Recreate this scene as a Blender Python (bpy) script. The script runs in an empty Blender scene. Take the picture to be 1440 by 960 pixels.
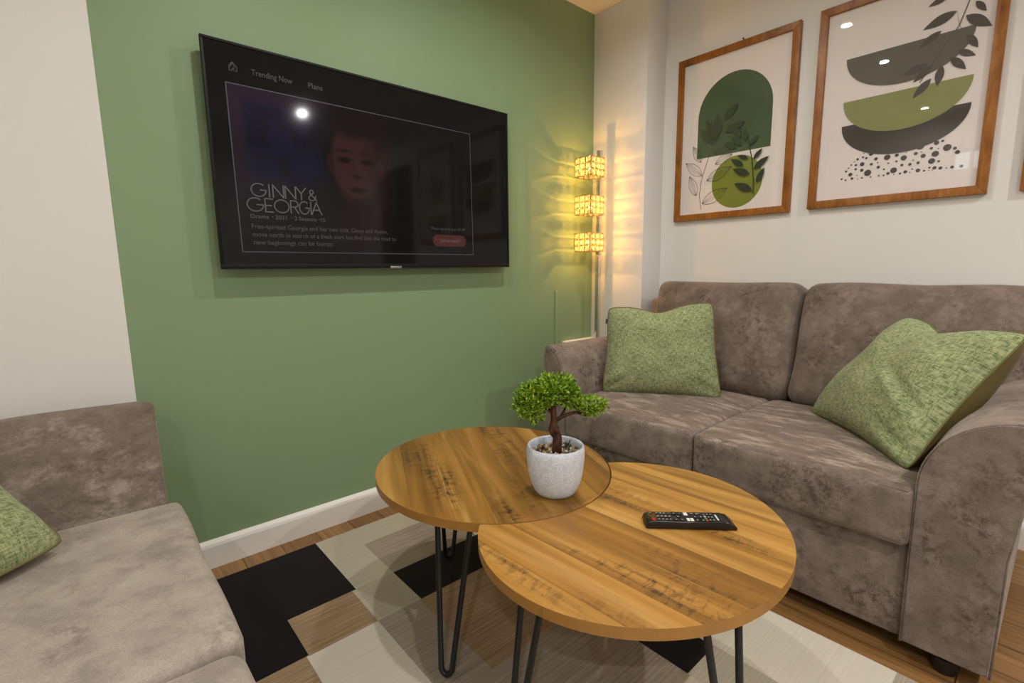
import bpy, bmesh, math, random
from mathutils import Vector, Matrix, noise
random.seed(7)
S = bpy.context.scene
COL = S.collection
PI = math.pi

# ------------------------------------------------------------------ camera
F = 690.03; YAW, PIT, ROL = 0.7188, -0.1457, -0.0118
cy_, sy_ = math.cos(YAW), math.sin(YAW); cp_, sp_ = math.cos(PIT), math.sin(PIT)
fw = Vector((sy_*cp_, cy_*cp_, sp_)); rt = Vector((cy_, -sy_, 0)); up = rt.cross(fw)
cr_, sr_ = math.cos(ROL), math.sin(ROL)
r2 = rt*cr_ + up*sr_; u2 = -rt*sr_ + up*cr_
cam = bpy.data.objects.new('camera', bpy.data.cameras.new('camera')); COL.objects.link(cam)
cam.matrix_world = Matrix(((r2.x, u2.x, -fw.x, -2.2899), (r2.y, u2.y, -fw.y, -1.8952), (r2.z, u2.z, -fw.z, 1.0181), (0, 0, 0, 1)))
cam.data.sensor_width = 36; cam.data.lens = F/1440*36; cam.data.clip_start = 0.02
S.camera = cam
# ------------------------------------------------------------------ world, exposure, lights
S.view_settings.view_transform = 'Standard'; S.view_settings.look = 'None'
S.view_settings.exposure = 0.0; S.view_settings.gamma = 1; S.view_settings.use_curve_mapping = False
w = bpy.data.worlds.new('daylight'); S.world = w; w.use_nodes = True
w.node_tree.nodes['Background'].inputs[0].default_value = (0.82, 0.92, 1, 1)
w.node_tree.nodes['Background'].inputs[1].default_value = 3.2
SPOT_W = 11.2
SPOTS = [(-0.888, -0.875), (-1.689, -0.884), (-3.2, -0.86), (-0.667, -2.822), (-1.9, -2.75), (-3.2, -2.75)]  # last two are unseen, added for fill light; the rest show as reflections

# ------------------------------------------------------------------ helpers
def link(name, me, mats=(), parent=None):
    o = bpy.data.objects.new(name, me); COL.objects.link(o)
    for m in mats: me.materials.append(m)
    if parent: o.parent = parent
    return o
def from_bm(name, bm, mats, parent=None, smooth=False, angle=None):
    if not isinstance(mats, (list, tuple)): mats = [mats]
    me = bpy.data.meshes.new(name)
    bmesh.ops.recalc_face_normals(bm, faces=bm.faces[:]) if smooth != 'keep' else None
    bm.to_mesh(me); bm.free()
    if smooth:
        for p in me.polygons: p.use_smooth = True
        if angle: me.set_sharp_from_angle(angle=math.radians(angle))
    o = link(name, me, mats)
    if parent:
        o.parent = parent
        o.matrix_parent_inverse = parent.matrix_basis.inverted()
    return o
def pydata(name, vs, fs, mats, parent=None, smooth=False, mi=None, uv=None):
    if not isinstance(mats, (list, tuple)): mats = [mats]
    me = bpy.data.meshes.new(name); me.from_pydata([tuple(v) for v in vs], [], fs); me.update()
    if mi:
        for p, k in zip(me.polygons, mi): p.material_index = k
    if uv:
        l = me.uv_layers.new(name='UVMap')
        for lp in me.loops: l.data[lp.index].uv = uv[lp.vertex_index]
    if smooth:
        for p in me.polygons: p.use_smooth = True
    o = link(name, me, mats)
    if parent:
        o.parent = parent
        o.matrix_parent_inverse = parent.matrix_basis.inverted()
    return o
def tag(o, label=None, cat=None, group=None, kind=None):
    if label: o['label'] = label
    if cat: o['category'] = cat
    if group: o['group'] = group
    if kind: o['kind'] = kind
    return o
def empty(name, loc, label, cat, group=None):
    o = bpy.data.objects.new(name, None); COL.objects.link(o); o.location = loc; o.empty_display_size = .05
    return tag(o, label, cat, group)
def box(bm, x0, x1, y0, y1, z0, z1, bev=0, seg=2, mi=0):
    vs = [bm.verts.new(c) for c in ((x0,y0,z0),(x1,y0,z0),(x1,y1,z0),(x0,y1,z0),(x0,y0,z1),(x1,y0,z1),(x1,y1,z1),(x0,y1,z1))]
    fs = [bm.faces.new([vs[i] for i in f]) for f in ((3,2,1,0),(4,5,6,7),(0,1,5,4),(1,2,6,5),(2,3,7,6),(3,0,4,7))]
    for f in fs: f.material_index = mi
    if bev:
        es = list({e for f in fs for e in f.edges})
        bmesh.ops.bevel(bm, geom=es, offset=bev, segments=seg, profile=.5, affect='EDGES')
    return vs
def B(name, mats, x0, x1, y0, y1, z0, z1, bev=0, parent=None, seg=2):
    bm = bmesh.new(); box(bm, x0, x1, y0, y1, z0, z1, bev, seg)
    return from_bm(name, bm, mats, parent, smooth=bool(bev), angle=35)
def tube(bm, pts, rad, n=10, caps=True, mi=0):
    pts = [Vector(p) for p in pts]; rings = []
    rads = rad if isinstance(rad, (list, tuple)) else [rad]*len(pts)
    prev = None
    for i, p in enumerate(pts):
        d = (pts[min(i+1, len(pts)-1)] - pts[max(i-1, 0)]).normalized()
        if prev is None:
            a = d.orthogonal().normalized()
        else:
            a = (prev - d*prev.dot(d)).normalized()
        prev = a; b = d.cross(a)
        rings.append([bm.verts.new(p + (a*math.cos(2*PI*k/n) + b*math.sin(2*PI*k/n))*rads[i]) for k in range(n)])
    for i in range(len(rings)-1):
        for k in range(n):
            f = bm.faces.new((rings[i][k], rings[i][(k+1) % n], rings[i+1][(k+1) % n], rings[i+1][k])); f.material_index = mi
    if caps:
        bm.faces.new(rings[0][::-1]).material_index = mi; bm.faces.new(rings[-1]).material_index = mi
def lathe(bm, prof, c, n=48, closed=False):
    rings = []
    for r, z in prof:
        if r < 1e-6: rings.append([bm.verts.new((c[0], c[1], c[2]+z))])
        else: rings.append([bm.verts.new((c[0]+r*math.cos(2*PI*k/n), c[1]+r*math.sin(2*PI*k/n), c[2]+z)) for k in range(n)])
    for a, b in zip(rings, rings[1:]):
        for k in range(n):
            k2 = (k+1) % n
            if len(a) == 1: bm.faces.new((a[0], b[k], b[k2]))
            elif len(b) == 1: bm.faces.new((a[k], a[k2], b[0]))
            else: bm.faces.new((a[k], a[k2], b[k2], b[k]))
def prism(bm, poly, axis, a0, a1, bev=0, mi=0):
    """poly: list of 2-D points, extruded along axis from a0 to a1"""
    def mk(p, t): return {0: (t, p[0], p[1]), 1: (p[0], t, p[1]), 2: (p[0], p[1], t)}[axis]
    A = [bm.verts.new(mk(p, a0)) for p in poly]; Bv = [bm.verts.new(mk(p, a1)) for p in poly]
    n = len(poly); fs = [bm.faces.new(A[::-1]), bm.faces.new(Bv)]
    for k in range(n): fs.append(bm.faces.new((A[k], A[(k+1) % n], Bv[(k+1) % n], Bv[k])))
    for f in fs: f.material_index = mi
    if bev:
        bmesh.ops.bevel(bm, geom=list(fs[0].edges)+list(fs[1].edges), offset=bev, segments=3, profile=.5, affect='EDGES')
def soft_box(bm, hx, hy, hz, r, bulge=(0, 0, 0), M=Matrix(), n=9, wob=0, seed=0):
    """rounded, upholstered block of half sizes hx,hy,hz with crowned faces"""
    def params(h):
        k = 4; edge = [-h + r*(1-math.cos(PI/2*i/k)) for i in range(k)]
        inner = [(-h+r) + (2*(h-r))*i/n for i in range(n+1)]
        return edge + inner + [-e for e in edge[::-1]]
    P = [params(hx), params(hy), params(hz)]; H = (hx, hy, hz); cache = {}
    def vert(c):
        key = tuple(round(v, 6) for v in c)
        if key in cache: return cache[key]
        v = Vector(c); q = Vector([max(-(H[i]-r), min(H[i]-r, c[i])) for i in range(3)])
        d = v - q
        pos = q + d.normalized()*r if d.length > 1e-9 else v
        t = [pos[i]/H[i] for i in range(3)]
        for i in range(3):
            j, k = (i+1) % 3, (i+2) % 3
            pos[i] += t[i]*bulge[i]*max(0, 1-t[j]**2)**.6*max(0, 1-t[k]**2)**.6
        if wob:
            pos += Vector(noise.noise_vector(pos*5 + Vector((seed*7.3, 0, 0))))*wob
        cache[key] = bm.verts.new(M @ pos); return cache[key]
    for ax in range(3):
        j, k = (ax+1) % 3, (ax+2) % 3
        for s in (-1, 1):
            for a in range(len(P[j])-1):
                for b in range(len(P[k])-1):
                    qs = []
                    for (aa, bb) in ((a, b), (a+1, b), (a+1, b+1), (a, b+1)):
                        c = [0, 0, 0]; c[ax] = s*H[ax]; c[j] = P[j][aa]; c[k] = P[k][bb]; qs.append(vert(c))
                    if len(set(qs)) < 3: continue
                    try: bm.faces.new(qs if s > 0 else qs[::-1])
                    except ValueError: pass

# ------------------------------------------------------------------ material helpers
class NT:
    def __init__(s, name):
        s.m = bpy.data.materials.new(name); s.m.use_nodes = True
        s.t = s.m.node_tree; s.p = s.t.nodes['Principled BSDF']; s.out = s.t.nodes['Material Output']
    def n(s, typ, **kw):
        nd = s.t.nodes.new(typ)
        for k, v in kw.items():
            if k.startswith('i_'):
                key = k[2:]; nd.inputs[int(key) if key.isdigit() else key.replace('_', ' ')].default_value = v
            else: setattr(nd, k, v)
        return nd
    def l(s, a, b): s.t.links.new(a, b)
    def coord(s, kind='Object', scale=(1, 1, 1), rot=(0, 0, 0)):
        c = s.n('ShaderNodeTexCoord'); m = s.n('ShaderNodeMapping')
        m.inputs['Scale'].default_value = scale; m.inputs['Rotation'].default_value = rot
        s.l(c.outputs[kind], m.inputs[0]); return m.outputs[0]
    def noise(s, vec, scale, detail=4, rough=.6, dist=0):
        nd = s.n('ShaderNodeTexNoise', i_Scale=scale, i_Detail=detail, i_Roughness=rough, i_Distortion=dist)
        s.l(vec, nd.inputs['Vector']); return nd.outputs['Fac']
    def ramp(s, fac, stops, interp='LINEAR'):
        r = s.n('ShaderNodeValToRGB'); e = r.color_ramp.elements; r.color_ramp.interpolation = interp
        while len(e) < len(stops): e.new(.5)
        for el, (p, c) in zip(e, stops):
            el.position = p; el.color = (*c, 1) if len(c) == 3 else (c[0],)*3+(1,) if len(c) == 1 else c
        s.l(fac, r.inputs[0]); return r.outputs[0]
    def mix(s, fac, a, b, blend='MIX'):
        m = s.n('ShaderNodeMix', data_type='RGBA', blend_type=blend)
        for v, k in ((fac, 0), (a, 6), (b, 7)):
            if hasattr(v, 'links'): s.l(v, m.inputs[k])
            else: m.inputs[k].default_value = (v if k == 0 else (*v, 1))
        return m.outputs[2]
    def math(s, op, a, b=None, c=None, clamp=False):
        m = s.n('ShaderNodeMath', operation=op, use_clamp=clamp)
        for i, v in enumerate((a, b, c)):
            if v is None: continue
            if hasattr(v, 'links'): s.l(v, m.inputs[i])
            else: m.inputs[i].default_value = v
        return m.outputs[0]
    def bump(s, h, strength=.2, dist=.002):
        b = s.n('ShaderNodeBump', i_Strength=strength, i_Distance=dist)
        s.l(h, b.inputs['Height']); s.l(b.outputs[0], s.p.inputs['Normal'])
    def set(s, col=None, rough=None, metal=None, spec=None, **kw):
        P = s.p.inputs
        if col is not None:
            if hasattr(col, 'links'): s.l(col, P['Base Color'])
            else: P['Base Color'].default_value = (*col, 1)
        if rough is not None:
            if hasattr(rough, 'links'): s.l(rough, P['Roughness'])
            else: P['Roughness'].default_value = rough
        if metal is not None: P['Metallic'].default_value = metal
        if spec is not None: P['Specular IOR Level'].default_value = spec
        for k, v in kw.items(): P[k.replace('_', ' ')].default_value = v
        return s.m
def plain(name, col, rough=.5, metal=0, spec=.5, var=.06, scale=30):
    t = NT(name); v = t.coord()
    f = t.noise(v, scale, 3)
    c = t.mix(f, tuple(max(0, x*(1-var)) for x in col), tuple(x*(1+var) for x in col))
    return t.set(c, rough, metal, spec)
def emit(name, col, strength=1.0):
    t = NT(name); v = t.coord(); f = t.noise(v, 8, 2)
    c = t.mix(f, tuple(x*.95 for x in col), col)
    t.set((0.01, 0.01, 0.01), .3); t.l(c, t.p.inputs['Emission Color']); t.p.inputs['Emission Strength'].default_value = strength
    return t.m
def paint(name, col, rough=.55, spec=.3):
    t = NT(name); v = t.coord()
    a = t.noise(v, 2.2, 3); c = t.mix(a, tuple(x*.97 for x in col), tuple(x*1.03 for x in col))
    t.set(c, rough, 0, spec); t.bump(t.noise(v, 220, 3), .05, .0006); return t.m
GREEN = paint('sage_green_paint', (.236, .338, .188), .5)
WHITE = paint('off_white_paint', (.78, .77, .75), .6)
CEIL = paint('white_ceiling_paint', (.84, .82, .78), .7)
GLOSSW = paint('white_gloss_paint', (.84, .82, .79), .28, .5)

def chenille(name, dark, base, hi, amount=.6, streak=(1, 1, 1), lo=.5, wide=.12):
    """pile fabric: even ground with crushed, darker flecks gathered in patches"""
    t = NT(name); v = t.coord('Object', streak); v0 = t.coord()
    zone = t.ramp(t.noise(v0, 6.5, 4, .6), [(lo-.08, (0,)), (lo+.12, (1,))])
    fleck = t.ramp(t.noise(v, 38, 7, .78, .3), [(.46, (0,)), (.46+wide, (1,))])
    sp = t.ramp(t.noise(v, 85, 4, .7), [(.58, (0,)), (.7, (1,))])
    g = t.noise(v, 11, 6, .7, .2)
    c = t.ramp(g, [(.36, tuple(x*.78 for x in base)), (.5, base), (.62, hi)])
    m = t.math('MULTIPLY', t.math('ADD', t.math('MULTIPLY', zone, fleck), t.math('MULTIPLY', sp, .3)), amount, clamp=True)
    c = t.mix(m, c, dark)
    fine = t.noise(v0, 420, 2)
    c = t.mix(.35, c, t.ramp(fine, [(.3, (.3,)), (.7, (1,))]), 'MULTIPLY')
    t.set(c, .85, 0, .15, Sheen_Weight=.35, Sheen_Roughness=.45)
    t.p.inputs['Sheen Tint'].default_value = (.8, .7, .62, 1)
    t.bump(t.math('ADD', t.math('MULTIPLY', fine, .6), fleck), .25, .0014); return t.m
FAB = chenille('taupe_chenille', (.11, .08, .066), (.262, .21, .178), (.33, .268, .23), .9)
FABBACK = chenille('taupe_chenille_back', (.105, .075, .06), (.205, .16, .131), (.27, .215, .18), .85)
FABSEAT = chenille('taupe_chenille_nap_shade', (.115, .082, .064), (.235, .185, .152), (.43, .355, .3), 1.0, (2.0, .55, 1), .42, .2)  # nap shading put into the colour: seat tops darker and streaked
FABL = chenille('taupe_chenille_lit', (.15, .115, .09), (.40, .348, .302), (.45, .396, .348), .6, (1, 1, 1), .6)  # same fabric, with the light on the upward seat put into the colour
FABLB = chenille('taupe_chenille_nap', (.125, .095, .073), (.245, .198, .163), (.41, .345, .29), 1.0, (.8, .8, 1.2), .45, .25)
FABDK = plain('dark_lining_cloth', (.03, .024, .02), .9)
FOOT = plain('black_plastic', (.012, .012, .012), .4)

def tweed(name, lo, hi):
    t = NT(name)
    u = t.coord('UV', (28, 120, 1)); v = t.coord('UV', (120, 28, 1))
    a = t.noise(u, 1, 2, .5); b = t.noise(v, 1, 2, .5); big = t.noise(t.coord('UV', (9, 9, 1)), 1, 4)
    ck = t.n('ShaderNodeTexChecker', i_Scale=1.0); t.l(t.coord('UV', (150, 150, 1)), ck.inputs[0])
    f = t.math('ADD', t.math('MULTIPLY', t.math('ADD', a, b), .42), t.math('MULTIPLY', big, .16))
    f = t.math('ADD', f, t.math('MULTIPLY', ck.outputs[1], .035))
    c = t.ramp(f, [(.4, lo), (.5, tuple((x+y)/2 for x, y in zip(lo, hi))), (.6, hi)])
    t.set(c, .9, 0, .1, Sheen_Weight=.15); t.bump(f, .6, .002); return t.m
TWEED = tweed('green_tweed', (.105, .15, .062), (.375, .415, .215))
OLIVE = plain('olive_satin', (.13, .105, .03), .45, var=.25, scale=14)
PIPE = plain('olive_piping', (.14, .12, .04), .7)

def wood(name, ang, seed, plank=.085, dark=1.0):
    """planks running along local Y after rotation by ang"""
    t = NT(name)
    c = t.n('ShaderNodeTexCoord'); m = t.n('ShaderNodeMapping'); m.inputs['Rotation'].default_value = (0, 0, -ang)
    m.inputs['Location'].default_value = (seed*.37, seed*.71, 0); t.l(c.outputs['Object'], m.inputs[0])
    sx = t.n('ShaderNodeSeparateXYZ'); t.l(m.outputs[0], sx.inputs[0])
    row = t.math('FLOOR', t.math('DIVIDE', sx.outputs[0], plank))
    wn = t.n('ShaderNodeTexWhiteNoise', noise_dimensions='1D'); t.l(t.math('ADD', row, seed*3.1), wn.inputs['W'])
    # shift each plank along its length
    cx = t.n('ShaderNodeCombineXYZ'); t.l(sx.outputs[0], cx.inputs[0])
    t.l(t.math('ADD', sx.outputs[1], t.math('MULTIPLY', wn.outputs[0], 9.0)), cx.inputs[1]); t.l(wn.outputs[0], cx.inputs[2])
    def st(scale, sc, det=6, rough=.6, dist=0.):
        mm = t.n('ShaderNodeMapping'); mm.inputs['Scale'].default_value = scale; t.l(cx.outputs[0], mm.inputs[0])
        return t.noise(mm.outputs[0], sc, det, rough, dist)
    grain = st((26, 1.2, 1), 1, 4, .5, .6); band = st((11, 1.0, 1), 1, 3, .5, .6); fine = st((240, 9, 1), 1, 3)
    f = t.math('ADD', t.math('MULTIPLY', grain, .45), t.math('MULTIPLY', band, .55))
    col = t.ramp(f, [(.3, (.14*dark, .058*dark, .009*dark)), (.42, (.29*dark, .135*dark, .022*dark)), (.53, (.43*dark, .215*dark, .043*dark)), (.67, (.58*dark, .33*dark, .095*dark))])
    tone = t.ramp(wn.outputs[0], [(0, (.74, .7, .62)), (.35, (.95, .92, .86)), (.7, (1.08, 1.1, 1.1)), (1, (1.18, 1.25, 1.35))])
    col = t.mix(1.0, col, tone, 'MULTIPLY')
    # dark scorched marks
    zone = t.ramp(st((6, 1.5, 1), 1, 2), [(.53, (0,)), (.62, (1,))])
    saw = t.ramp(st((34, 60, 1), 1, 4, .7, .6), [(.5, (0,)), (.6, (1,))])
    stk = t.ramp(st((75, 3.2, 1), 1, 5, .7, .3), [(.5, (0,)), (.6, (1,))])
    mk = t.math('MULTIPLY', zone, t.math('ADD', t.math('MULTIPLY', saw, .55), t.math('MULTIPLY', stk, .55)), clamp=True)
    col = t.mix(mk, col, (.06, .03, .012))
    dkz = t.ramp(st((14, .9, 1), 1, 3, .5, .5), [(.5, (0,)), (.7, (.6,))])
    col = t.mix(dkz, col, (.12, .056, .013))
    col = t.mix(t.ramp(fine, [(.62, (0,)), (.8, (.5,))]), col, (.09, .045, .015))
    fr = t.math('FRACT', t.math('DIVIDE', sx.outputs[0], plank))
    seam = t.math('LESS_THAN', fr, .012)
    col = t.mix(t.math('MULTIPLY', seam, .6), col, (.06, .03, .01))
    t.set(col, t.ramp(grain, [(.3, (.34,)), (.7, (.46,))]), 0, .4); t.bump(fine, .06, .0006); return t.m
def frame_wood():
    t = NT('oak_stained_frame'); v = t.coord('Object', (9, 9, 9))
    a = t.noise(t.coord('Object', (30, 30, 4)), 1.5, 5, .6, 1.2); b = t.noise(v, 1.2, 3)
    f = t.math('ADD', t.math('MULTIPLY', a, .6), t.math('MULTIPLY', b, .4))
    c = t.ramp(f, [(.32, (.15, .045, .005)), (.5, (.30, .105, .013)), (.68, (.42, .175, .035))])
    t.set(c, .4, 0, .4); return t.m
FRAMEW = frame_wood()
def floor_wood():
    t = NT('laminate_planks'); v = t.coord('Object', (1, 1, 1), (0, 0, PI/2))
    br = t.n('ShaderNodeTexBrick', i_Scale=1.0); t.l(v, br.inputs[0])
    br.inputs['Color1'].default_value = (.30, .16, .06, 1); br.inputs['Color2'].default_value = (.2, .1, .034, 1)
    br.inputs['Mortar'].default_value = (.05, .02, .008, 1); br.inputs['Mortar Size'].default_value = .0015
    br.inputs['Brick Width'].default_value = 1.2; br.inputs['Row Height'].default_value = .13
    g = t.noise(t.coord('Object', (60, 2.5, 1)), 1, 6, .65, .3)
    c = t.mix(1.0, br.outputs[0], t.ramp(g, [(.3, (.6, .55, .5)), (.6, (1.25, 1.25, 1.2))]), 'MULTIPLY')
    t.set(c, .38, 0, .4); return t.m
FLOORW = floor_wood()
CHROME = plain('brushed_chrome', (.62, .6, .56), .18, 1.0, var=.03)
BLACKM = plain('black_powder_coated_steel', (.012, .012, .013), .42)
TVBLK = plain('black_tv_plastic', (.008, .0075, .007), .5, 0, .2)

# ------------------------------------------------------------------ room shell
WX = 0.171; XL = -3.6; YF = -3.9; ZC = 2.4
def st(o): o['kind'] = 'structure'; return o
st(B('floor', FLOORW, XL-.1, WX+.1, YF-.1, .1, -.1, 0))
st(B('ceiling', CEIL, XL-.1, WX+.1, YF-.1, .1, ZC, ZC+.1))
st(B('wall_back', GREEN, -2.192, WX+.1, 0, .1, 0, ZC))
st(B('wall_alcove', WHITE, XL-.1, -2.192, 0, .1, 0, ZC))
st(B('wall_corner', WHITE, 0, WX, -.349, 0, 0, ZC, .004))
st(B('wall_front', WHITE, XL-.1, WX+.1, YF-.1, YF, 0, ZC))
# right wall; unseen dark door further along is added to darken the screen's reflection
DY0, DY1, DZ = -3.12, -2.42, 2.02
bm = bmesh.new()
box(bm, WX, WX+.1, DY1, 0, 0, ZC); box(bm, WX, WX+.1, YF, DY0, 0, ZC); box(bm, WX, WX+.1, DY0, DY1, DZ, ZC)
st(from_bm('wall_right', bm, WHITE))
DOORW = plain('added_dark_door_paint', (.03, .025, .022), .4)
bm = bmesh.new(); box(bm, WX+.03, WX+.07, DY0, DY1, 0, DZ)
for a, b in ((.25, .95), (1.1, 1.85)):
    for c, d in ((DY0+.12, DY0+.36), (DY1-.36, DY1-.12)): box(bm, WX+.02, WX+.03, c, d, a, b, .006)
door = st(from_bm('added_door_1', bm, DOORW))
bm = bmesh.new(); tube(bm, [(WX+.03, DY1-.08, 1.0), (WX-.03, DY1-.08, 1.0), (WX-.03, DY1-.2, 1.0)], .009)
from_bm('added_door_handle', bm, CHROME, door, smooth=True, angle=40)
# left wall with a high window opening
WY0, WY1, WZ0, WZ1 = -1.30, -1.02, 1.86, 2.06
bm = bmesh.new()
box(bm, XL-.1, XL, WY1, 0, 0, ZC); box(bm, XL-.1, XL, YF, WY0, 0, ZC); box(bm, XL-.1, XL, WY0, WY1, 0, WZ0); box(bm, XL-.1, XL, WY0, WY1, WZ1, ZC)
st(from_bm('wall_left', bm, WHITE))
bm = bmesh.new()
for a in (WY0, (WY0+WY1)/2-.012, WY1-.025): box(bm, XL-.07, XL-.03, a, a+.025, WZ0, WZ1)
for a in (WZ0, WZ1-.025): box(bm, XL-.07, XL-.03, WY0, WY1, a, a+.025)
win = st(from_bm('window_1', bm, GLOSSW))
def thin_glass(name, rough=.01):
    t = NT(name); t.t.nodes.remove(t.p)
    g = t.n('ShaderNodeBsdfGlossy', i_Roughness=rough); tr = t.n('ShaderNodeBsdfTransparent')
    ge = t.n('ShaderNodeNewGeometry'); fr = t.n('ShaderNodeFresnel'); v = t.coord()
    # same reflectance entering and leaving the pane
    t.l(t.math('ADD', 1.5, t.math('MULTIPLY', ge.outputs['Backfacing'], 1/1.5-1.5)), fr.inputs['IOR']); nz = t.noise(v, 3, 2)
    k = t.math('MULTIPLY', fr.outputs[0], t.math('ADD', t.math('MULTIPLY', nz, .1), .95))
    mx = t.n('ShaderNodeMixShader'); t.l(k, mx.inputs[0]); t.l(tr.outputs[0], mx.inputs[1]); t.l(g.outputs[0], mx.inputs[2])
    t.l(mx.outputs[0], t.out.inputs[0]); return t.m
GLASS = thin_glass('clear_picture_glass')
B('window_glass', GLASS, XL-.055, XL-.05, WY0+.02, WY1-.02, WZ0+.02, WZ1-.02, 0, win)
# baseboards: moulded profile
def baseboard(name, axis, face, a0, a1, sgn):
    pr = [(0, 0), (.016, 0), (.016, .078), (.013, .088), (.007, .095), (.004, .099), (0, .099)]
    bm = bmesh.new()
    if axis == 0:   # runs along X on a wall at y=face, sticking out towards -Y
        prism(bm, [(face - d, z) for d, z in pr], 0, a0, a1)
    else:
        prism(bm, [(face - d*sgn, z) for d, z in pr], 1, a0, a1)
    return st(from_bm(name, bm, GLOSSW))
baseboard('baseboard_back', 0, 0, XL, 0, 1)
baseboard('baseboard_right', 1, WX, DY1, -.349, 1)
baseboard('baseboard_corner', 1, 0, -.349, -.0165, 1)
# white boxed-in pipe run and painted cable trunking behind the sofa
st(B('trim_1', WHITE, -.256, -.001, -.035, -.001, .1, .612, .004))
st(B('trim_2', GREEN, -.312, -.300, -.009, 0, .1, .9, .002))

# ------------------------------------------------------------------ ceiling downlights
LENS = emit('lit_lamp_lens', (1, .95, .88), 5)
RING = plain('white_metal_ring', (.8, .8, .78), .3)
for i, (x, y) in enumerate(SPOTS):
    t = empty('ceiling_downlight', (x, y, ZC), 'round recessed ceiling spotlight out of view, some mirrored in the glass, some added', 'light', 'recessed ceiling spotlights')
    bm = bmesh.new(); lathe(bm, [(.026, 0), (.030, -.006), (.046, -.006), (.048, 0)], (x, y, ZC)); from_bm('trim_ring', bm, RING, t, smooth=True)
    bm = bmesh.new(); lathe(bm, [(0, -.002), (.026, -.002)], (x, y, ZC)); from_bm('lens', bm, LENS, t)
    L = bpy.data.lights.new('spot_lamp', 'AREA'); L.shape = 'DISK'; L.size = .05; L.energy = SPOT_W*(.72, .75, .35, 1.55, 1.55, 1.3)[i]; L.color = (1, .965, .91); L.spread = math.radians(165)
    lo = bpy.data.objects.new('spot_lamp', L); COL.objects.link(lo); lo.location = (x, y, ZC-.012)

# ------------------------------------------------------------------ rug
def rugmat(name, a, b, amt=1.0):
    t = NT(name)
    s1 = t.noise(t.coord('Object', (2.5, 170, 1)), 1, 4, .6); s2 = t.noise(t.coord('Object', (9, 420, 1)), 1, 2); big = t.noise(t.coord(), 3, 3)
    f = t.math('ADD', t.math('ADD', t.math('MULTIPLY', s1, .5), t.math('MULTIPLY', s2, .3)), t.math('MULTIPLY', big, .2))
    c = t.ramp(f, [(.36, a), (.62, b)])
    t.set(c, .95, 0, .08, Sheen_Weight=.1); t.bump(s2, .3, .001); return t.m
RM = [rugmat('rug_cream', (.42, .375, .285), (.53, .485, .39)), rugmat('rug_black', (.0055, .0045, .006), (.012, .009, .01)),
      rugmat('rug_tan', (.21, .135, .072), (.4, .285, .175)), rugmat('rug_pale_cream', (.54, .49, .4), (.62, .575, .49)),
      rugmat('rug_taupe', (.24, .195, .145), (.41, .355, .29)), rugmat('rug_stone', (.36, .32, .24), (.47, .425, .335)),
      rugmat('rug_edge_binding', (.5, .42, .33), (.6, .52, .42))]
RX0, RX1, RY0, RY1 = -2.5, -.848, -2.45, -.108
rects = [(-1.722, -1.59, -.47, RY1, 0), (-1.722, -1.59, -.652, -.47, 5), (-1.735, -1.597, -1.2, -.652, 4), (-1.735, -1.597, RY0, -1.2, 0),
         (RX0, -1.722, -.47, RY1, 1), (RX0, -1.932, -.648, -.47, 1), (-1.932, -1.735, -.652, -.47, 2), (RX0, -1.938, -.83, -.648, 2), (-1.938, -1.735, -1.2, -.652, 3), (RX0, -1.938, -1.4, -.83, 1), (-1.938, -1.735, -1.6, -1.2, 2),
         (-1.59, RX1, -.24, RY1, 0), (-1.59, -1.24, -.47, -.24, 4), (-1.24, RX1, -.65, -.24, 3), (-1.59, -1.1, -.652, -.47, 1), (-1.597, -1.24, -1.012, -.652, 2), (-1.597, -1.24, -1.36, -1.012, 4),
         (-1.24, -1.1, -1.0, -.652, 5), (-1.24, -1.105, -1.352, -1.0, 1), (-1.1, RX1, -1.7, -.652, 3), (-1.24, -1.1, -1.9, -1.352, 5), (-1.597, -1.24, -1.75, -1.36, 0), (-1.1, RX1, RY0, -1.7, 4)]
xs = sorted({RX0, RX1} | {v for r in rects for v in r[:2]}); ys = sorted({RY0, RY1} | {v for r in rects for v in r[2:4]})
vs = []; fs = []; mi = []; idx = {}
def gv(x, y, z):
    k = (x, y, z)
    if k not in idx: idx[k] = len(vs); vs.append(k)
    return idx[k]
RZ = .007
for i in range(len(xs)-1):
    for j in range(len(ys)-1):
        cx, cy = (xs[i]+xs[i+1])/2, (ys[j]+ys[j+1])/2; k = 0
        for r in rects:
            if r[0] < cx < r[1] and r[2] < cy < r[3]: k = r[4]
        fs.append([gv(xs[i], ys[j], RZ), gv(xs[i+1], ys[j], RZ), gv(xs[i+1], ys[j+1], RZ), gv(xs[i], ys[j+1], RZ)]); mi.append(k)
n0 = len(vs)
rim = [(RX0, RY0), (RX1, RY0), (RX1, RY1), (RX0, RY1)]
e = .005
for (a, b) in zip(rim, rim[1:]+rim[:1]):
    def out(p): return (p[0] + (e if p[0] == RX1 else -e), p[1] + (e if p[1] == RY1 else -e))
    q = len(vs); oa, ob = out(a), out(b)
    vs += [(a[0], a[1], RZ), (b[0], b[1], RZ), (ob[0], ob[1], 0.001), (oa[0], oa[1], 0.001)]; fs.append([q+3, q+2, q+1, q]); mi.append(6)
rug = pydata('area_rug', vs, fs, RM, mi=mi)
tag(rug, 'patchwork area rug of black, tan and cream rectangles under the coffee tables', 'rug')

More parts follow.
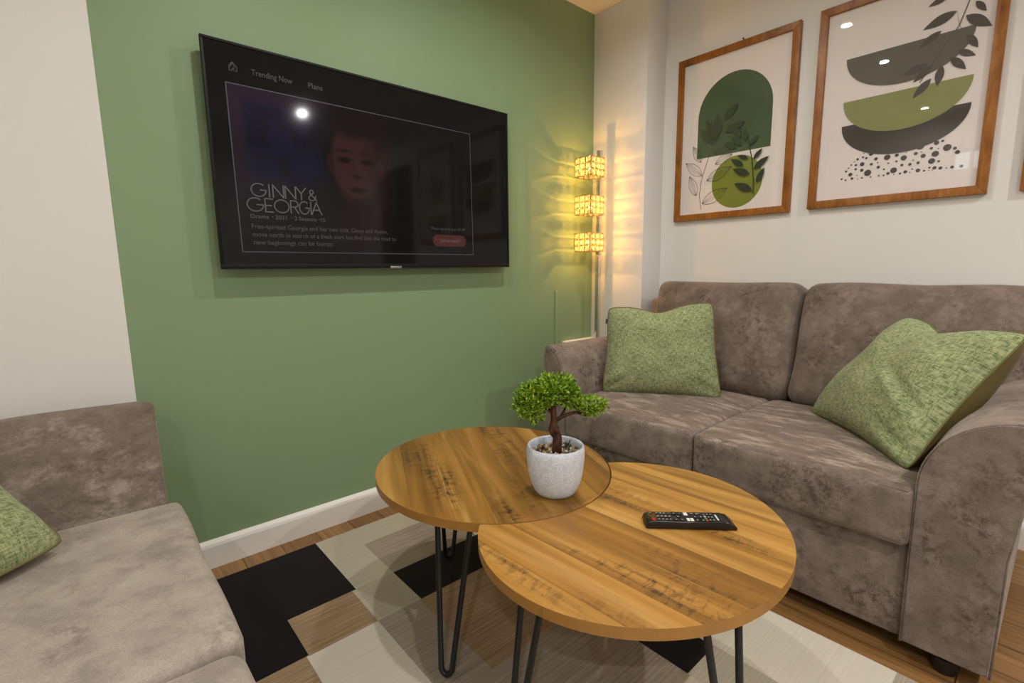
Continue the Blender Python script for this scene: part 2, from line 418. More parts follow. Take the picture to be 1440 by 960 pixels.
# ------------------------------------------------------------------ two-seater sofa
sofa = empty('two_seater_sofa', (-.3, -1.12, 0), 'taupe chenille two-seater sofa with flared arms under the framed prints', 'sofa')
SX = -.79
def arm(y_in, y_out, zt, zi, fl):
    """flared arm: quarter arch rising from the inner face to the outer top edge"""
    s = 1 if y_out > y_in else -1; w = abs(y_out-y_in)
    prof = [(y_in, .05), (y_in, .3), (y_in, zi-.06)]
    for k in range(1, 13):
        a = k/12*PI/2
        prof.append((y_in + s*w*(.86+fl)*(1-math.cos(a)), zi-.06 + (zt-zi+.06)*math.sin(a)))
    prof += [(y_in+s*w*(.94+fl), zt-.003), (y_in+s*w*(1.0+fl), zt-.016), (y_in+s*w*(1.02+fl), zt-.045), (y_in+s*w*(1.02+fl*.4), zt-.12), (y_in+s*w*1.015, .35), (y_in+s*w, .05)]
    return prof
for (yi, yo, zt, zi, fl) in ((-.517, -.392, .69, .56, 0), (-1.687, -1.858, .672, .545, .24)):
    pr = arm(yi, yo, zt, zi, fl)
    bm = bmesh.new(); prism(bm, pr, 0, SX+.012, .12, .006)
    a = from_bm('armrest', bm, FAB, sofa, smooth=True, angle=50)
    # inset front panel with welt
    c = (sum(p[0] for p in pr)/len(pr), sum(p[1] for p in pr)/len(pr))
    ins = [(c[0]+(p[0]-c[0])*.955, c[1]+(p[1]-c[1])*.985) for p in pr]
    bm = bmesh.new(); prism(bm, ins, 0, SX, SX+.03, .006); from_bm('front_panel', bm, FAB, a, smooth=True, angle=50)
    bm = bmesh.new(); tube(bm, [(SX+.008, q[0]+(p[0]-q[0])*.6, q[1]+(p[1]-q[1])*.6) for p, q in zip(pr, ins)], .0032, 6); from_bm('welt', bm, FAB, a, smooth=True)
B('base', FAB, SX+.06, .13, -1.7, -.5, .05, .3, .012, sofa)
B('front_rail', FAB, SX+.028, SX+.08, -1.685, -.519, .048, .312, .01, sofa)
B('underside_lining', FABDK, SX+.05, .12, -1.84, -.41, .036, .052, 0, sofa)
B('back_frame', FAB, .0, .155, -1.85, -.40, .05, .86, .03, sofa, 4)
for i, (y0, y1) in enumerate(((-1.098, -.518), (-1.685, -1.1))):
    bm = bmesh.new(); hx = .335
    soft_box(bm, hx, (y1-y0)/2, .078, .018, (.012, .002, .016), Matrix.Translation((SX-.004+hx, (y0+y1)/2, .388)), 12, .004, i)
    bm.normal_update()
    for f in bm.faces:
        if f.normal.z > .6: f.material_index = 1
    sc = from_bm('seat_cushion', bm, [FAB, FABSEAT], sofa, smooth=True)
    bm = bmesh.new()
    for zz in (.459, .316):
        tube(bm, [(SX+.001, y0+.012+(y1-y0-.024)*k/10, zz) for k in range(11)], .0026, 6)
    from_bm('seam', bm, FAB, sc, smooth=True)
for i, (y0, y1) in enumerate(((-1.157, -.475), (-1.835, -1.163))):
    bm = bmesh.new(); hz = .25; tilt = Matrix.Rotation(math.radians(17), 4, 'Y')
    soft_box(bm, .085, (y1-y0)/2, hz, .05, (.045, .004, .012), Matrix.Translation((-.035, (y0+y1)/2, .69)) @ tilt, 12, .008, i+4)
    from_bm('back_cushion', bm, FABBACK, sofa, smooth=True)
for y in (-1.775, -.45):
    for x in (-.74, .08):
        bm = bmesh.new(); lathe(bm, [(0, 0), (.024, 0), (.027, .01), (.027, .04), (0, .04)], (x, y, 0), 24); from_bm('foot', bm, FOOT, sofa, smooth=True, angle=40)

# ------------------------------------------------------------------ armless sofa at left
ls = empty('armless_sofa', (-2.75, -.7, 0), 'taupe armless sofa against the wall at the left edge', 'sofa')
LX0, LX1 = -3.45, -2.14
cx = (LX0+LX1)/2; hx = (LX1-LX0)/2
bm = bmesh.new()
soft_box(bm, hx-.022, .062, .25, .024, (.0, .02, .01), Matrix.Translation((cx-.002, -.215, .41)) @ Matrix.Rotation(math.radians(-14), 4, 'X'), 12, .004, 2)
bk = from_bm('backrest', bm, FABLB, ls, smooth=True)
bm = bmesh.new(); soft_box(bm, hx, .34, .1, .022, (.004, .006, .022), Matrix.Translation((cx, -.685, .312)), 14, .004, 3)
from_bm('seat_cushion', bm, FABL, ls, smooth=True)
bm = bmesh.new(); soft_box(bm, hx-.004, .16, .1, .03, (.002, .01, .02), Matrix.Translation((cx-.002, -1.19, .3)), 12, .004, 5)
from_bm('front_cushion', bm, FABL, ls, smooth=True)
B('base', FABLB, LX0+.03, LX1-.03, -1.3, -.18, .05, .22, .01, ls)
for x in (LX0+.1, LX1-.1):
    for y in (-1.25, -.25):
        bm = bmesh.new(); lathe(bm, [(0, 0), (.022, 0), (.025, .05), (0, .05)], (x, y, 0.0075), 20); from_bm('foot', bm, FOOT, ls, smooth=True, angle=40)

# ------------------------------------------------------------------ scatter cushions
def pillow(name, BL, BR, TR, TL, T, label, dent=0, pinch=.05, seed=0, n=36, back=1.0, label_tag=False, folds=()):
    BL, BR, TR, TL = map(Vector, (BL, BR, TR, TL))
    ctr = (BL+BR+TR+TL)/4; BL, BR, TR, TL = (ctr+(p-ctr)*1.035 for p in (BL, BR, TR, TL)); N = ((BR-BL).cross(TL-BL)).normalized()
    if N.dot(Vector(cam.location) - ctr) < 0: N = -N
    if N.dot(cam.matrix_world.translation - ctr) < 0: N = -N
    upv = ((TL+TR)-(BL+BR)).normalized()
    root = empty(name, ctr, label, 'cushion', 'green tweed scatter cushions')
    def P(u, v):
        a = 2*u-1; b = 2*v-1
        k = 1-.05*abs(a*b)**7; a *= k; b *= k
        uu = .5 + a/2*(1-pinch*(1-b*b)); vv = .5 + b/2*(1-pinch*(1-a*a))
        p = BL*(1-uu)*(1-vv) + BR*uu*(1-vv) + TR*uu*vv + TL*(1-uu)*vv
        if dent: p -= upv*dent*math.exp(-((u-.5)/.17)**2)*v**3
        return p
    def prof(u, v):
        a = abs(2*u-1); b = abs(2*v-1)
        return (max(0, 1-a**2.6)*max(0, 1-b**2.6))**.55
    def sheet(s, amt, nm, mat):
        vs = []; uv = []; fs = []
        for j in range(n+1):
            for i in range(n+1):
                u, v = i/n, j/n; h = prof(u, v)*T/2*amt
                p = P(u, v)
                w = noise.noise(Vector((u*4.5+seed*3.1, v*4.5, seed)))*.010*min(1, prof(u, v)*1.6)
                for (fu, fv, fang, fl, fd) in folds:
                    du, dv = u-fu, v-fv; x = du*math.cos(fang)+dv*math.sin(fang); y = -du*math.sin(fang)+dv*math.cos(fang)
                    w -= fd*math.exp(-(x/fl)**2-(y/.028)**2)
                    w += fd*.6*math.exp(-(x/fl)**2-((y-.06)/.035)**2)
                p = p + N*s*(h + (w if s > 0 else w*.5)); vs.append(p); uv.append((u, v))
        for j in range(n):
            for i in range(n):
                k = j*(n+1)+i; q = [k, k+1, k+n+2, k+n+1]; fs.append(q if s > 0 else q[::-1])
        return pydata(nm, vs, fs, mat, root, True, None, uv)
    sheet(1, 1, 'front_cover', TWEED); bc = sheet(-1, back, 'back_cover', OLIVE); bc['label'] = 'olive satin back of the cushion'
    bm = bmesh.new(); loop = [P(i/24, 0) for i in range(24)] + [P(1, i/24) for i in range(24)] + [P(1-i/24, 1) for i in range(24)] + [P(0, 1-i/24) for i in range(25)]
    tube(bm, loop, .0032, 6, False); from_bm('piping', bm, PIPE, root, smooth=True)
    if label_tag:
        a = P(0, .80); r = (BL-BR).normalized(); u_ = (TL-BL).normalized()
        bm = bmesh.new(); q = [a - r*.004, a + r*.011, a + r*.011 + u_*.024, a - r*.004 + u_*.024]
        A_ = [bm.verts.new(p+N*.0008) for p in q]; B_ = [bm.verts.new(p-N*.0008) for p in q]
        bm.faces.new(A_); bm.faces.new(B_[::-1])
        for k in range(4): bm.faces.new((A_[k], A_[(k+1) % 4], B_[(k+1) % 4], B_[k]))
        o = from_bm('care_tag', bm, FOOT, root); o['label'] = 'small black fabric tag'
    return root
pillow('scatter_cushion', (-.578, -.553, .476), (-.315, -.962, .472), (-.262, -.880, .866), (-.492, -.512, .838), .15,
       'square green tweed cushion propped upright by the far sofa arm', .028, .055, 1, label_tag=True,
       folds=((.1, .1, .6, .12, .012), (.9, .1, -.6, .12, .01)))
pillow('scatter_cushion', (-.285, -1.292, .482), (-.672, -1.650, .472), (-.50, -1.835, .842), (-.2, -1.533, .845), .19,
       'large green tweed cushion slumped against the near sofa arm, olive back showing', .035, .10, 2, back=1.4,
       folds=((.78, .42, 2.6, .2, .022), (.86, .12, 2.9, .12, .016)))
pillow('scatter_cushion', (-2.70, -.80, .452), (-2.372, -.515, .452), (-2.57, -.31, .70), (-2.90, -.59, .72), .13,
       'green tweed cushion on the armless sofa at the left edge', .01, .03, 3)

# ------------------------------------------------------------------ coffee tables
TZ = .45; TH = .022
def ellipse(c, ra, rb, ang, n=160, grow=0):
    ca, sa = math.cos(ang), math.sin(ang)
    return [(c[0]+(ra+grow)*math.cos(2*PI*k/n)*ca-(rb+grow)*math.sin(2*PI*k/n)*sa, c[1]+(ra+grow)*math.cos(2*PI*k/n)*sa+(rb+grow)*math.sin(2*PI*k/n)*ca) for k in range(n)]
LC, LA = (-1.425, -.81), math.atan2(-.992, -.125)
RC = (-1.402, -1.283)
def inside(p, c, ra, rb, ang, grow):
    dx, dy = p[0]-c[0], p[1]-c[1]; ca, sa = math.cos(ang), math.sin(ang)
    return ((dx*ca+dy*sa)/(ra+grow))**2 + ((-dx*sa+dy*ca)/(rb+grow))**2 < 1
left_poly = ellipse(LC, .355, .331, LA)
R0 = ellipse(RC, .36, .323, .0, 360)
keep = [p for p in R0 if not inside(p, LC, .355, .331, LA, .004)]
# rotate list so that it starts right after the bite
st_i = next(i for i in range(len(R0)) if not inside(R0[i], LC, .355, .331, LA, .004) and inside(R0[i-1], LC, .355, .331, LA, .004))
seq = R0[st_i:]+R0[:st_i]; keep = [p for p in seq if not inside(p, LC, .355, .331, LA, .004)]
bite = [p for p in ellipse(LC, .355, .331, LA, 360, .004) if inside(p, RC, .36, .323, 0, 0)]
bite.sort(key=lambda p: math.atan2(p[1]-LC[1], p[0]-LC[0]))
if (Vector(bite[0])-Vector(keep[-1])).length > (Vector(bite[-1])-Vector(keep[-1])).length: bite = bite[::-1]
right_poly = keep + bite
EDGE = plain('oak_edge_band', (.36, .175, .04), .42, var=.25, scale=16)
def table(name, poly, c, legs, label, ang, seed, dark):
    t = empty(name, (*c, .008), label, 'table', 'overlapping round coffee tables')
    bm = bmesh.new(); prism(bm, poly, 2, TZ-TH, TZ, .0015)
    bm.normal_update()
    for f in bm.faces:
        if abs(f.normal.z) < .5: f.material_index = 1
    from_bm('tabletop', bm, [wood('rustic_oak_planks', ang, seed, .092, dark), EDGE], t, smooth=True, angle=30)
    for a, (r0, r1) in legs:
        a = math.radians(a); u = Vector((math.cos(a), math.sin(a), 0)); tt = Vector((-u.y, u.x, 0)); c3 = Vector((*c, 0))
        bm = bmesh.new(); zb = .0155
        A0 = c3+u*r0+tt*.05; B0 = c3+u*r0-tt*.05; A1 = c3+u*r1+tt*.014; B1 = c3+u*r1-tt*.014
        pts = [A0+Vector((0, 0, TZ-TH-.003)), A1.lerp(A0, .03)+Vector((0, 0, zb+.012))]
        for k in range(1, 6):
            q = k/6; pts.append(A1.lerp(B1, q)+Vector((0, 0, zb+.012*(1-math.sin(PI*q)))))
        pts += [B1.lerp(B0, .03)+Vector((0, 0, zb+.012)), B0+Vector((0, 0, TZ-TH-.003))]
        tube(bm, pts, .0072, 12)
        m_ = c3+u*r0; 
        q = [m_+tt*.07+u*.02, m_-tt*.07+u*.02, m_-tt*.07-u*.025, m_+tt*.07-u*.025]
        prism(bm, [(v.x, v.y) for v in q], 2, TZ-TH-.004, TZ-TH)
        from_bm('hairpin_leg', bm, BLACKM, t, smooth=True, angle=40)
    return t
table('coffee_table', left_poly, LC, ((207.8, (.24, .31)), (85.7, (.24, .28)), (334.7, (.24, .3))),
      'round wooden coffee table nearer the television, carrying the potted bonsai', math.radians(-25), 3, .78)
table('coffee_table', right_poly, RC, ((163, (.24, .30)), (258, (.24, .30)), (35, (.2, .24))),
      'round wooden coffee table nearer the camera, carrying the remote control', math.radians(3), 8, 1.0)

# ------------------------------------------------------------------ bonsai
PC = (-1.420, -1.0645, TZ)
bon = empty('potted_bonsai', PC, 'small artificial bonsai tree in a grey stone-effect pot on the coffee table', 'plant')
t = NT('grey_speckled_stoneware'); v = t.coord(); f = t.noise(v, 380, 3, .7); g = t.noise(v, 60, 4)
c = t.ramp(t.math('ADD', t.math('MULTIPLY', f, .75), t.math('MULTIPLY', g, .25)), [(.4, (.5, .56, .66)), (.5, (.65, .72, .81)), (.6, (.8, .85, .92))])
t.set(c, .5, 0, .4); t.bump(f, .3, .001); POT = t.m
bm = bmesh.new()
lathe(bm, [(0, 0), (.044, 0), (.050, .003), (.056, .012), (.064, .032), (.070, .058), (.0735, .09), (.074, .115), (.0725, .123), (.0705, .1265), (.0675, .1265), (.0645, .123), (.063, .115), (.062, .104), (0, .104)], PC, 64)
from_bm('pot', bm, POT, bon, smooth=True, angle=60)
SOIL = plain('dark_soil', (.03, .02, .012), .9)
PEB = [plain('pebble_ochre', (.42, .24, .07), .5, var=.3), plain('pebble_pale', (.6, .52, .42), .5, var=.2), plain('pebble_rust', (.3, .12, .055), .5, var=.3), plain('pebble_brown', (.1, .06, .03), .6, var=.3), plain('pebble_grey', (.2, .19, .15), .6, var=.3)]
bm = bmesh.new()
for k in range(150):
    r = .058*math.sqrt(random.random()); a = random.random()*2*PI
    if r < .011: continue
    s = random.uniform(.0042, .0085); m = random.choice([0, 0, 1, 1, 1, 2, 3, 3, 4])
    M = Matrix.Translation((PC[0]+r*math.cos(a), PC[1]+r*math.sin(a), PC[2]+.107+random.uniform(-.003, .004))) @ Matrix.Rotation(random.random()*6, 4, Vector((random.random(), random.random(), random.random()+.1)).normalized()) @ Matrix.Diagonal((s, s*random.uniform(.6, .9), s*random.uniform(.5, .8), 1))
    nv = len(bm.faces)
    bmesh.ops.create_icosphere(bm, subdivisions=1, radius=1, matrix=M)
    bm.faces.ensure_lookup_table()
    for f in bm.faces[nv:]: f.material_index = m
peb = from_bm('pebbles', bm, PEB, bon); peb['kind'] = 'stuff'
bm = bmesh.new(); lathe(bm, [(.0625, .1035), (.03, .106), (0, .106)], PC, 32); from_bm('soil', bm, SOIL, bon)
# view-plane axes of the tree: r = towards the sofa side, n = towards the green wall
ax = Vector((.75, -.66, 0)).normalized(); ay = Vector((.66, .75, 0)).normalized(); P0 = Vector(PC)
def tp(a, h, d=0): return P0 + ax*a + ay*d + Vector((0, 0, .103 + (h-.083)*.99))
t = NT('brown_bark'); v = t.coord(); f = t.noise(t.coord('Object', (60, 60, 25)), 1, 5, .7)
t.set(t.ramp(f, [(.35, (.03, .012, .006)), (.65, (.12, .052, .022))]), .6, 0, .3); t.bump(f, .6, .003); BARK = t.m
bm = bmesh.new()
tube(bm, [tp(.004, .083), tp(.004, .105), tp(.005, .125, .003), tp(-.002, .138, .004), tp(-.007, .148), tp(-.006, .16, -.003), tp(-.004, .175), tp(-.006, .195), tp(-.005, .22)], [.0135, .0125, .012, .013, .0115, .009, .008, .0075, .005], 14)
tube(bm, [tp(-.004, .166), tp(.012, .178), (tp(.03, .188, -.006)), tp(.05, .195, -.01), tp(.075, .186, -.008), tp(.09, .184, -.006)], [.006, .005, .0045, .004, .0035, .002], 10)
tube(bm, [tp(.008, .174), tp(.02, .19, .006), tp(.03, .21, .01)], [.004, .003, .002], 8)
tube(bm, [tp(-.005, .19), tp(-.03, .205, .004), tp(-.06, .215, .01)], [.005, .004, .002], 8)
tube(bm, [tp(-.006, .16), tp(.002, .152, -.008), tp(.004, .14, -.011)], [.006, .007, .005], 8)
from_bm('trunk', bm, BARK, bon, smooth=True)
LEAF = []
for nm, a, b in (('leaf_bright', (.2, .34, .018), (.42, .6, .05)), ('leaf_mid', (.07, .16, .01), (.2, .36, .025)), ('leaf_dark', (.015, .045, .006), (.05, .1, .012))):
    t = NT(nm); v = t.coord(); f = t.noise(v, 160, 3); c = t.mix(f, a, b); t.set(c, .45, 0, .35); LEAF.append(t.m)
vs = []; fs = []; mi = []
def leaf(p, d, L, w, k):
    d = d.normalized(); s = d.cross(Vector((0, 0, 1)))
    if s.length < .1: s = Vector((1, 0, 0))
    s = (Matrix.Rotation(random.random()*6.28, 3, d) @ s.normalized()); n_ = d.cross(s)
    q = len(vs); vs.extend([p, p+d*L*.45+s*w+n_*w*.3, p+d*L*.95, p+d*L*.45-s*w+n_*w*.3, p+d*L*.5-n_*w*.2])
    fs.extend([[q, q+1, q+4], [q+1, q+2, q+4], [q+2, q+3, q+4], [q+3, q, q+4]]); mi.extend([k]*4)
def blob(c, r, n, shell=.55):
    for _ in range(n):
        d = Vector((random.gauss(0, 1), random.gauss(0, 1), random.gauss(0, 1))).normalized()
        rad = random.uniform(shell, 1.0)
        o = ax*d.x*r[0] + ay*d.y*r[1] + Vector((0, 0, d.z*r[2]))
        p = c + o*rad; dirn = (o.normalized()*.8 + Vector((0, 0, .55)) + Vector((random.gauss(0, .35), random.gauss(0, .35), random.gauss(0, .3))))
        for j in range(5):
            dd = dirn.normalized() + Vector((random.gauss(0, .45), random.gauss(0, .45), random.gauss(0, .35)))
            k = 0 if random.random() < .62 else (1 if random.random() < .75 else 2)
            leaf(p + dirn.normalized()*random.uniform(-.004, .006), dd, random.uniform(.009, .0145), random.uniform(.0018, .003), k)
for c, r, n in ((tp(-.045, .236), (.052, .045, .034), 300), (tp(.0, .256, .005), (.055, .045, .03), 300), (tp(.03, .238), (.032, .035, .03), 130), (tp(-.075, .21), (.03, .03, .026), 130), (tp(-.052, .19, -.012), (.02, .018, .022), 60),
                (tp(.085, .21, -.008), (.04, .035, .022), 220), (tp(-.02, .225, .03), (.05, .03, .03), 120), (tp(.045, .222), (.02, .02, .016), 50)):
    blob(c, r, n)
fo = pydata('foliage', vs, fs, LEAF, bon, False, mi)
vs = []; fs = []; mi = []
for _ in range(26):
    a = random.gauss(0, .5); leaf(P0+ax*.034+ay*.03+Vector((random.gauss(0, .003), random.gauss(0, .003), .108)), Vector((random.gauss(0, .7), random.gauss(0, .7), 1)), random.uniform(.012, .026), .0012, 2)
pydata('grass_tuft', vs, fs, LEAF, bon, False, mi)

# ------------------------------------------------------------------ remote control
RCEN = Vector((-1.3225, -1.3815, TZ)); rl = Vector((.7071, -.7071, 0)); rw = Vector((.7071, .7071, 0))
rem = empty('remote_control', RCEN, 'black television remote with red, white and coloured buttons on the coffee table', 'remote')
RMAT = Matrix(((rl.x, rw.x, 0, RCEN.x), (rl.y, rw.y, 0, RCEN.y), (0, 0, 1, RCEN.z), (0, 0, 0, 1)))
HL, HW, HZ = .0985, .0225, .0185
bm = bmesh.new()
prof = [(-HL+.002, .0), (-HL-.001, .006), (-HL+.003, HZ-.004), (-HL+.012, HZ), (HL-.026, HZ), (HL-.014, HZ-.002), (HL-.002, .007), (HL, .003), (HL-.003, 0)]
prism(bm, prof, 1, -HW, HW, .0025)
bmesh.ops.transform(bm, matrix=RMAT, verts=bm.verts[:])
from_bm('body', bm, plain('glossy_black_plastic', (.008, .008, .008), .22), rem, smooth=True, angle=35)
KEYM = {'k': plain('dark_rubber_key', (.02, .02, .02), .5), 'r': plain('red_key', (.55, .02, .02), .4), 'w': plain('white_key', (.75, .72, .68), .45), 'y': plain('yellow_key', (.6, .42, .05), .4), 'g': plain('green_key', (.04, .3, .09), .4), 'b': plain('blue_key', (.04, .1, .42), .4)}
INK = plain('white_key_print', (.62, .62, .6), .5)
def key(x, y, lx, ly, m, mark=None, rnd=True):
    bm = bmesh.new(); M = RMAT @ Matrix.Translation((x, y, HZ-.0005))
    box(bm, -lx/2, lx/2, -ly/2, ly/2, 0, .0016, min(lx, ly)*.28 if rnd else .0004, 2); bmesh.ops.transform(bm, matrix=M, verts=bm.verts[:])
    o = from_bm('button', bm, KEYM[m], rem, smooth=True, angle=35)
    if mark:
        cu = bpy.data.curves.new('key_mark', 'FONT'); cu.body = mark; cu.size = .0062; cu.align_x = 'CENTER'; cu.align_y = 'CENTER'; cu.extrude = .0001; cu.offset = .00012
        tob = bpy.data.objects.new('tmp', cu); COL.objects.link(tob)
        me = bpy.data.meshes.new_from_object(tob.evaluated_get(bpy.context.evaluated_depsgraph_get())); bpy.data.objects.remove(tob)
        # digits read with the remote's head (the power key end) at the top
        me.transform(M @ Matrix.Translation((0, 0, .0017)) @ Matrix.Rotation(PI/2, 4, 'Z')); me.update()
        q = link('key_mark', me, [INK]); q.parent = o; q.matrix_parent_inverse = Matrix()
    return o
X0 = -HL+.016
key(X0+.002, -.0145, .0075, .0075, 'r'); key(X0, .0145, .007, .006, 'k', '=')
n_ = 1
for r in range(3):
    for cidx in range(3):
        key(X0+.014+r*.0085, .0135-cidx*.0135, .0062, .0092, 'k', str(n_)); n_ += 1
for cidx, m in enumerate(('-', '0', '<')): key(X0+.0395, .0135-cidx*.0135, .0062, .0092, 'k', m)
for y, mk in ((.0135, '+'), (-.0135, '^')): key(X0+.052, y, .011, .0095, 'k', mk)
for y, mk in ((.0135, '-'), (-.0135, 'v')): key(X0+.064, y, .0085, .0095, 'k', mk)
key(X0+.058, 0, .007, .008, 'k', 'x')
key(X0+.077, .0125, .0085, .012, 'w', None, False); key(X0+.0775, -.0125, .0065, .012, 'w', None, False); key(X0+.0855, -.0125, .0065, .012, 'w', None, False)
for x, y, mk in ((.09, .014, '['), (.096, .0, '^'), (.101, .013, 'o'), (.097, -.0145, '<'), (.107, 0, 'o'), (.106, .0145, '>'), (.109, -.0145, 'v'), (.116, .0135, '.'),): key(X0+x, y, .006, .007, 'k', mk)
for k, m in enumerate(('b', 'y', 'g', 'r')): key(X0+.117+k*.0002, .0105-k*.0082, .0048, .0062, m)
for r in range(2):
    for cidx, mk in enumerate(('<', '=', '>')): key(X0+.125+r*.0075, .0125-cidx*.0125, .0052, .008, 'k', mk)
bm = bmesh.new(); box(bm, X0+.1405, X0+.144, -.012, .012, HZ-.0002, HZ+.0003); bmesh.ops.transform(bm, matrix=RMAT, verts=bm.verts[:]); from_bm('maker_mark', bm, INK, rem)

# ------------------------------------------------------------------ television
TX0, TX1, TZ0, TZ1, TY = -1.9353, -.6953, 1.03, 1.7414, -.06
tv = empty('television', ((TX0+TX1)/2, -.03, TZ0), 'large black flat-screen television mounted on the green wall, showing a dark menu', 'television')
bm = bmesh.new()
bz = .009; bb = .0165
for (x0, x1, z0, z1) in ((TX0, TX1, TZ1-bz, TZ1), (TX0, TX1, TZ0, TZ0+bb), (TX0, TX0+bz, TZ0+bb, TZ1-bz), (TX1-bz, TX1, TZ0+bb, TZ1-bz)):
    box(bm, x0, x1, TY, TY+.012, z0, z1, .0015)
from_bm('bezel', bm, TVBLK, tv, smooth=True, angle=35)
bm = bmesh.new(); box(bm, TX0+.004, TX1-.004, TY+.010, -.03, TZ0+.004, TZ1-.004, .006); box(bm, TX0+.2, TX1-.2, -.031, -.012, TZ0+.06, TZ1-.2, .008)
from_bm('back_housing', bm, TVBLK, tv, smooth=True, angle=35)
B('wall_bracket', BLACKM, -1.5, -1.15, -.014, 0, 1.2, 1.5, .002, tv)
# screen picture: procedural, given off by the screen itself
t = NT('lit_screen_picture')
c = t.n('ShaderNodeTexCoord'); sx = t.n('ShaderNodeSeparateXYZ'); t.l(c.outputs['Object'], sx.inputs[0]); X, Z = sx.outputs[0], sx.outputs[2]
def ell(cx, cz, rx, rz, soft):
    a = t.math('DIVIDE', t.math('SUBTRACT', X, cx), rx); b = t.math('DIVIDE', t.math('SUBTRACT', Z, cz), rz)
    d = t.math('SQRT', t.math('ADD', t.math('MULTIPLY', a, a), t.math('MULTIPLY', b, b)))
    m = t.n('ShaderNodeMapRange', interpolation_type='SMOOTHSTEP'); t.l(d, m.inputs[0])
    m.inputs[1].default_value = 1-soft; m.inputs[2].default_value = 1+soft; m.inputs[3].default_value = 1; m.inputs[4].default_value = 0
    return m.outputs[0]
def rect(x0, x1, z0, z1, s=.01):
    def edge(v, a, sg):
        m = t.n('ShaderNodeMapRange', interpolation_type='SMOOTHSTEP'); t.l(v, m.inputs[0]); m.inputs[1].default_value = a-s*sg; m.inputs[2].default_value = a+s*sg
        return m.outputs[0]
    return t.math('MULTIPLY', t.math('MULTIPLY', edge(X, x0, 1), edge(X, x1, -1)), t.math('MULTIPLY', edge(Z, z0, 1), edge(Z, z1, -1)))
col = t.mix(0.0, (.0035, .003, .003), (0, 0, 0))
frm = rect(-1.874, -.915, 1.088, 1.616, .002)
nz = t.noise(c.outputs['Object'], 14, 3)
def lay(mask, rgb, k=1.0, infr=True):
    global col
    m = t.math('MULTIPLY', mask, k)
    if infr: m = t.math('MULTIPLY', m, frm)
    col = t.mix(m, col, rgb)
lay(ell(-1.86, 1.6, .34, .26, .8), (.03, .016, .034))
lay(rect(-1.826, -1.568, 1.33, 1.57, .02), (.006, .008, .034), .8)
lay(t.math('MULTIPLY', rect(-1.826, -1.568, 1.33, 1.55, .02), t.ramp(nz, [(.45, (0,)), (.55, (1,))])), (.004, .004, .012), .8)
lay(rect(-1.56, -.93, 1.09, 1.6, .03), (.003, .0025, .0025))
lay(ell(-1.45, 1.475, .135, .135, .35), (.004, .0025, .003))
lay(ell(-1.453, 1.20, .12, .16, .5), (.008, .004, .005))
lay(ell(-1.453, 1.425, .094, .142, .16), (.062, .018, .023))
lay(ell(-1.36, 1.41, .05, .16, .7), (.022, .006, .008), .8)
lay(ell(-1.453, 1.56, .11, .05, .5), (.006, .003, .004))
lay(ell(-1.352, 1.405, .014, .036, .4), (.04, .012, .014)); lay(ell(-1.553, 1.41, .012, .032, .4), (.035, .01, .012))
for ex in (-1.5, -1.408):
    lay(ell(ex, 1.428, .026, .011, .5), (.010, .003, .004)); lay(ell(ex, 1.46, .034, .0055, .6), (.028, .009, .011)); lay(ell(ex, 1.428, .006, .006, .4), (.003, .002, .002))
lay(ell(-1.453, 1.372, .02, .0075, .7), (.018, .005, .007)); lay(ell(-1.466, 1.40, .008, .045, .9), (.04, .012, .016), .6)
lay(ell(-1.451, 1.323, .033, .013, .5), (.028, .005, .008)); lay(ell(-1.451, 1.324, .035, .0025, .6), (.006, .001, .002))
lay(ell(-1.452, 1.282, .05, .012, .8), (.02, .006, .008), .7)
t.set((.006, .006, .006), .07, 0, .2); t.l(col, t.p.inputs['Emission Color']); t.p.inputs['Emission Strength'].default_value = .5
scr = B('screen', t.m, TX0+bz-.001, TX1-bz+.001, TY+.003, TY+.008, TZ0+bb-.001, TZ1-bz+.001, 0, tv)
UIW = emit('screen_white_glyphs', (.85, .8, .85), .10); UID = emit('screen_grey_glyphs', (.85, .78, .75), .05); UIR = emit('screen_red_button', (1, .03, .04), .045); UIC = emit('screen_caption_glyphs', (.85, .8, .8), .075); UIL = emit('screen_outline', (.75, .75, .95), .062)
SY = TY+.0026
def text(body, x, z, size, mat, name, width=None, off=0, parent=scr):
    cu = bpy.data.curves.new(name, 'FONT'); cu.body = body; cu.size = size; cu.extrude = .0001; cu.offset = off
    tob = bpy.data.objects.new('tmp', cu); COL.objects.link(tob)
    me = bpy.data.meshes.new_from_object(tob.evaluated_get(bpy.context.evaluated_depsgraph_get())); bpy.data.objects.remove(tob)
    xs_ = [v.co.x for v in me.vertices]; k = width/(max(xs_)-min(xs_)) if width else 1
    me.transform(Matrix.Translation((x, SY, z)) @ Matrix.Rotation(PI/2, 4, 'X') @ Matrix.Diagonal((k, 1, 1, 1))); me.update()
    o = link(name, me, [mat]); o.parent = parent; return o
text('Trending Now', -1.796, 1.655, .026, UID, 'menu_text', .128); text('Plans', -1.616, 1.655, .026, UID, 'menu_text', .05)
for tx_, x_, w_ in (('Drama', -1.836, .057), ('2021', -1.758, .038), ('2 Seasons', -1.694, .076), ('15', -1.605, .015), ('\u00b7', -1.770, .004), ('\u00b7', -1.708, .004), ('\u00b7', -1.612, .004)): text(tx_, x_, 1.199, .0185, UIC, 'caption_text', w_)
text('Free-spirited Georgia and her two kids, Ginny and Austin,', -1.835, 1.165, .022, UID, 'synopsis_text', .497)
text('move north in search of a fresh start but find that the road to', -1.834, 1.138, .022, UID, 'synopsis_text', .53)
text('new beginnings can be bumpy.', -1.832, 1.112, .022, UID, 'synopsis_text', .272)
text('Plans start at just \u00a35.99', -1.132, 1.191, .0165, UID, 'price_text', .175)
